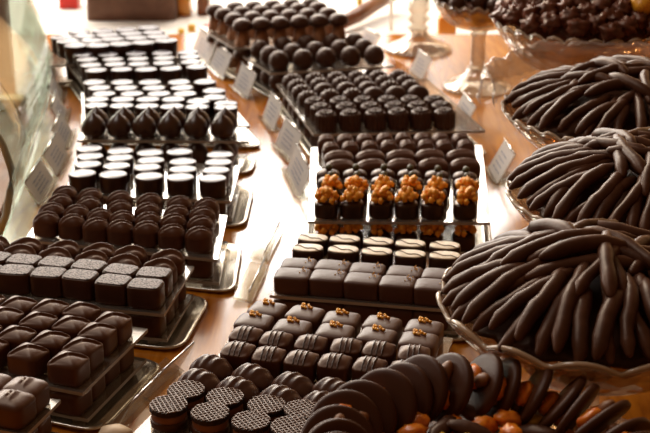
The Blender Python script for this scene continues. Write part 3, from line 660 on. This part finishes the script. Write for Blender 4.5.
# clusters
CM = [blob(.0125, .75, 2.6, s, (18, 12), sq=(1, .85, .8)).mesh('cluster', M['cluster']) for s in range(6)]
def heap(c, rz, Rr, hh, n, meshes, name, noun, group, r_it, where, cat):
    rnd = random.Random(n); core = lathe([(Rr*.18, -.028), (Rr*.60, -.012), (Rr*.84, -.003), (Rr*.6, hh*.5), (Rr*.3, hh*.75)], 40, z0=rz, mod=lambda t, z: .05*math.sin(9*t)).mesh('core', M['cluster'])
    tag(link(name + '_heap', core, None, (c[0], c[1], 0)), 'inner heap filling the ' + where, 'chocolates', kind='stuff')
    seen = {}
    for i in range(n):
        t = math.sqrt((i + .5)/n)*.93; az = i*2.39996; r_ = t*Rr
        z = rz + hh*(1 - t**1.6) + r_it*.35
        o = link(name, meshes[i % len(meshes)], None, (c[0] + r_*math.cos(az), c[1] + r_*math.sin(az), z)); o.rotation_euler = (rnd.uniform(-.5, .5), rnd.uniform(-.5, .5), rnd.uniform(0, 6.28))
        zone = 'rim' if t > .72 else 'slope' if t > .4 else 'top'
        key = (zone, ord_az(az)); seen[key] = seen.get(key, 0) + 1
        tag(o, '%s, %s on %s side, heap %s, %s' % (noun, ORD[min(seen[key], 9) - 1], ord_az(az), zone, where), cat, group)
heap(B4, .150, .110, .045, 95, CM, 'chocolate_cluster', 'dark lumpy cluster', 'lumpy clusters in the far bowl', .0125, 'cluster bowl', 'chocolate')
RM = [blob(.0105, .12, 2, s, (16, 10)).mesh('ball', M['truffle']) for s in range(2)]
heap(B5, .120, .062, .016, 24, RM, 'round_sweet', 'round dark sweet', 'round sweets in the small bowl', .0105, 'small footed bowl', 'chocolate')

# crinkled clear film behind the short sticks
def film():
    mb = MB(); n, m = 90, 30; vs = []; fs = []
    for j in range(m):
        for i in range(n):
            az = .45 + 2.75*i/(n - 1); t = j/(m - 1)
            ph = t*PI*.95; r_ = .139 - .008*math.cos(ph); z = .118 + .034*math.sin(ph)
            d = noise.noise(Vector((az*5, t*5, 1)))*.006 + abs(noise.noise(Vector((az*8, t*4, 4))))*.006
            vs.append(((r_ + d)*math.cos(az), (r_ + d)*math.sin(az), z + d*.9))
    for j in range(m - 1):
        for i in range(n - 1): fs.append((j*n + i, j*n + i + 1, (j+1)*n + i + 1, (j+1)*n + i))
    mb.add(vs, fs); return tag(link('clear_wrapping_film', mb.mesh('film', M['wrap']), None, (B3.x, B3.y, 0)), 'crinkled clear film folded round the back of a stick bowl', 'wrapping film')
film()
g1 = P(612, 70, .15)
tag(link('gold_wrapped_sweet', blob(.011, .3, 2, 3, (14, 10), sq=(1.4, .8, .8)).mesh('gw', M['gold']), None, g1), 'golden yellow piece showing behind the short chocolate sticks', 'sweet')
g2 = P(642, 4, .185)
tag(link('gold_wrapped_sweet', blob(.013, .3, 2, 9, (14, 10)).mesh('gw2', M['gold']), None, g2), 'golden yellow piece at upper right on the lumpy clusters', 'sweet')

# ------------------------------------------------------------------ front bowl of dipped discs and candied fruit
bowl('footed_glass_bowl', BF, .070, .108, .04, 'wide glass bowl of chocolate discs and candied orange nearest the camera', lobes=14, wav=.003)
core = lathe([(.03, -.032), (.075, -.012), (.096, -.004), (.07, .004), (.03, .010)], 40, z0=.070).mesh('core', M['dark'])
tag(link('broken_chocolate_bed', core, None, (BF.x, BF.y, 0)), 'dark bed of chocolate filling the nearest bowl', 'chocolate', kind='stuff')
disc = pillow(.045, .045, .0060, 2, .0006, .0022, n=40, nr=4).mesh('disc', mat('disc_chocolate', (.060, .018, .006), .45, .22, bump=.15, bump_scale=100))
dm = [(blob(.0085, .35, 2, 1, (12, 8), sq=(1.2, .9, .6)).mesh('op', M['orange'])), (blob(.0055, .2, 2, 2, (12, 8), sq=(1.4, .8, .7)).mesh('al', mat('almond_skin', (.22, .085, .03), .5)))]
rnd = random.Random(11); N = 30; seen = {}
for i in range(N):
    az = 2*PI*i/N + rnd.uniform(-.04, .04)
    if 4.1 < az < 5.3: continue
    root = link('dipped_chocolate_disc', None); root.empty_display_size = .01
    link('chocolate_disc', disc, root)
    q = link('candied_orange_piece', dm[0], root, (rnd.uniform(-.006, .006), rnd.uniform(-.007, .005), .0080)); q = link('almond', dm[1], root, (.008*math.cos(i), .009*math.sin(i), .0075), i*1.0)
    rr = .084 + rnd.uniform(-.003, .003); root.location = (BF.x + rr*math.cos(az), BF.y + rr*math.sin(az), .070 + .0205 + rnd.uniform(-.002, .003))
    tang = Vector((-math.sin(az), math.cos(az), 0)); rad = Vector((math.cos(az), math.sin(az), 0))
    sgn = 1
    nrm = (tang*sgn*.80 - rad*.30 + Vector((0, 0, .50 + rnd.uniform(-.12, .15)))).normalized()
    root.rotation_mode = 'QUATERNION'; root.rotation_quaternion = nrm.to_track_quat('Z', 'Y')
    key = ord_az(az); seen[key] = seen.get(key, 0) + 1
    tag(root, 'chocolate disc with orange piece, %s standing at %s of nearest bowl' % (ORD[seen[key]-1], key), 'chocolate', 'dipped discs standing round the nearest bowl')
orm = [blob(.0078, .35, 2.2, s, (14, 10), sq=(1.25, .8, .65)).mesh('or', M['orange']) for s in range(3)]
yem = [blob(.0062, .3, 2.2, s + 5, (14, 10), sq=(1.1, .9, .65)).mesh('ye', M['yellow']) for s in range(2)]
alm = [blob(.0095, .15, 2, s + 9, (14, 10), sq=(1.6, .6, .5)).mesh('da', M['stick']) for s in range(2)]
kinds = [('candied_orange_piece', orm, 'glazed candied orange piece', 'candied fruit'), ('chocolate_nugget', alm, 'long dark chocolate nugget', 'chocolate'), ('candied_lemon_piece', yem, 'yellow candied lemon piece', 'candied fruit'), ('chocolate_nugget', alm, 'long dark chocolate nugget', 'chocolate')]
seen = {}
for i in range(60):
    t = math.sqrt((i + .5)/60)*.072; az = i*2.39996; kd = kinds[i % 4] if i % 5 else kinds[0]
    o = link(kd[0], kd[1][i % len(kd[1])], None, (BF.x + t*math.cos(az), BF.y + t*math.sin(az), .070 + .0165 - .10*t + rnd.uniform(0, .004)))
    o.rotation_euler = (rnd.uniform(-.4, .4), rnd.uniform(-.4, .4), rnd.uniform(0, 6.28))
    key = (kd[2], ord_az(az)); seen[key] = seen.get(key, 0) + 1
    tag(o, '%s, %s from centre towards %s inside nearest bowl' % (kd[2], ORD[seen[key]-1], ord_az(az)), kd[3], kd[2] + 's in the nearest bowl')

# cream pebble-like sweet at bottom left edge
p_ = P(115, 434, .006)
tag(link('cream_sweet', blob(.0125, .08, 2, 1, (20, 12), sq=(1, .7, .5)).mesh('cs', mat('cream_sugar', (.80, .62, .42), .5)), None, (p_.x, p_.y, .0065)), 'cream coloured rounded piece on the counter at the bottom edge', 'sweet')

# ------------------------------------------------------------------ things on the window ledge behind
def on_ledge(px, py): return P(px, py, -.02)
def block(name, x0, x1, py, h, d, m, label, cat, mats=None):
    a = on_ledge(x0, py); b = on_ledge(x1, py); w = b.x - a.x
    o = link(name, pillow(w, d, h, 14, .0008, min(.004, h*.2), n=32, nr=3, foot=1).mesh(name, M[m]), None, ((a.x + b.x)/2, a.y + d/2, -.0198)); return tag(o, label, cat)
block('wicker_crate', 86, 176, 21, .16, .15, 'crate', 'large dark brown crate out of focus on the white ledge', 'crate')
block('red_packet', 59, 78, 9, .05, .04, 'red', 'bright red packet beside the narrow brown post', 'packet')
block('brown_packet', 178, 190, 16, .07, .05, 'amber', 'orange packet right of the large brown crate', 'packet')
block('brown_packet', 197, 209, 15, .08, .05, 'post', 'brown packet behind the nearest left mushroom row', 'packet')
block('red_packet', 203, 212, 33, .012, .02, 'red', 'small red sweet packet beside the mushroom tray', 'packet')
block('yellow_packet', 178, 184, 34, .008, .012, 'sunny', 'small yellow packet, left back one on the white ledge', 'packet')
block('yellow_packet', 188, 195, 32, .012, .012, 'sunny', 'small yellow packet, right back one on the white ledge', 'packet')

block('orange_glow_jar', 438, 456, 38, .035, .03, 'amber', 'added orange jar standing in for a glow between the two glass stems', 'jar')  # orange glow rendered as the colour of an added jar
pole = on_ledge(391, 30); tag(link('white_pole', tube([(pole.x, pole.y, -.0198), (pole.x, pole.y, .1), (pole.x, pole.y, .3)], .003, 10).mesh('wp', M['ledge'])), 'thin white pole behind the small card', 'pole')
a = on_ledge(330, 36); b = on_ledge(392, 12)
tag(link('curved_brown_rail', tube([(a.x, a.y, -.008), (a.x*.6 + b.x*.4, a.y*.6 + b.y*.4 - .01, .0), (b.x, b.y, .012)], [.010, .013, .012], 12).mesh('rail', M['post'])), 'curved brown wooden rail behind the truffles', 'rail')
block('amber_strip', 357, 362, 17, .2, .02, 'sunny', 'narrow amber upright strip beyond the mushrooms', 'strip')

p_ = P(7, 76, 0); tag(link('brown_post', box(-.009, .009, -.01, .01, 0, .26).mesh('bp', M['post'], False), None, (p_.x, p_.y, .0005)), 'upright brown wooden post beyond the curved guard at upper left', 'post')
p_ = P(6, 112, 0); tag(link('glow_packet', pillow(.05, .03, .022, 10, .002, .003).mesh('opk', M['sunny']), None, (p_.x, p_.y, .0005)), 'added yellow packet standing in for the glow at the left edge', 'packet')  # yellow-orange glow given as the colour of an added packet

mb = MB(); q_ = [(-.334, 1.33), (-.350, 1.5), (-.368, 1.62), (-.393, 1.70), (-.74, 1.70), (-.74, 1.33)]; n_ = len(q_)
mb.add([(x, y, .0003) for x, y in q_] + [(x, y, .008) for x, y in q_], [tuple(range(n_, 2*n_)), tuple(range(n_ - 1, -1, -1))] + [(i, (i + 1) % n_, n_ + (i + 1) % n_, n_ + i) for i in range(n_)])
tag(link('glare_cover_board', mb.mesh('board', M['board'], False)), 'added matte board hiding counter glare beyond the curved guard at left edge', 'board')  # added matte sheet, keeps this part of the counter free of glare
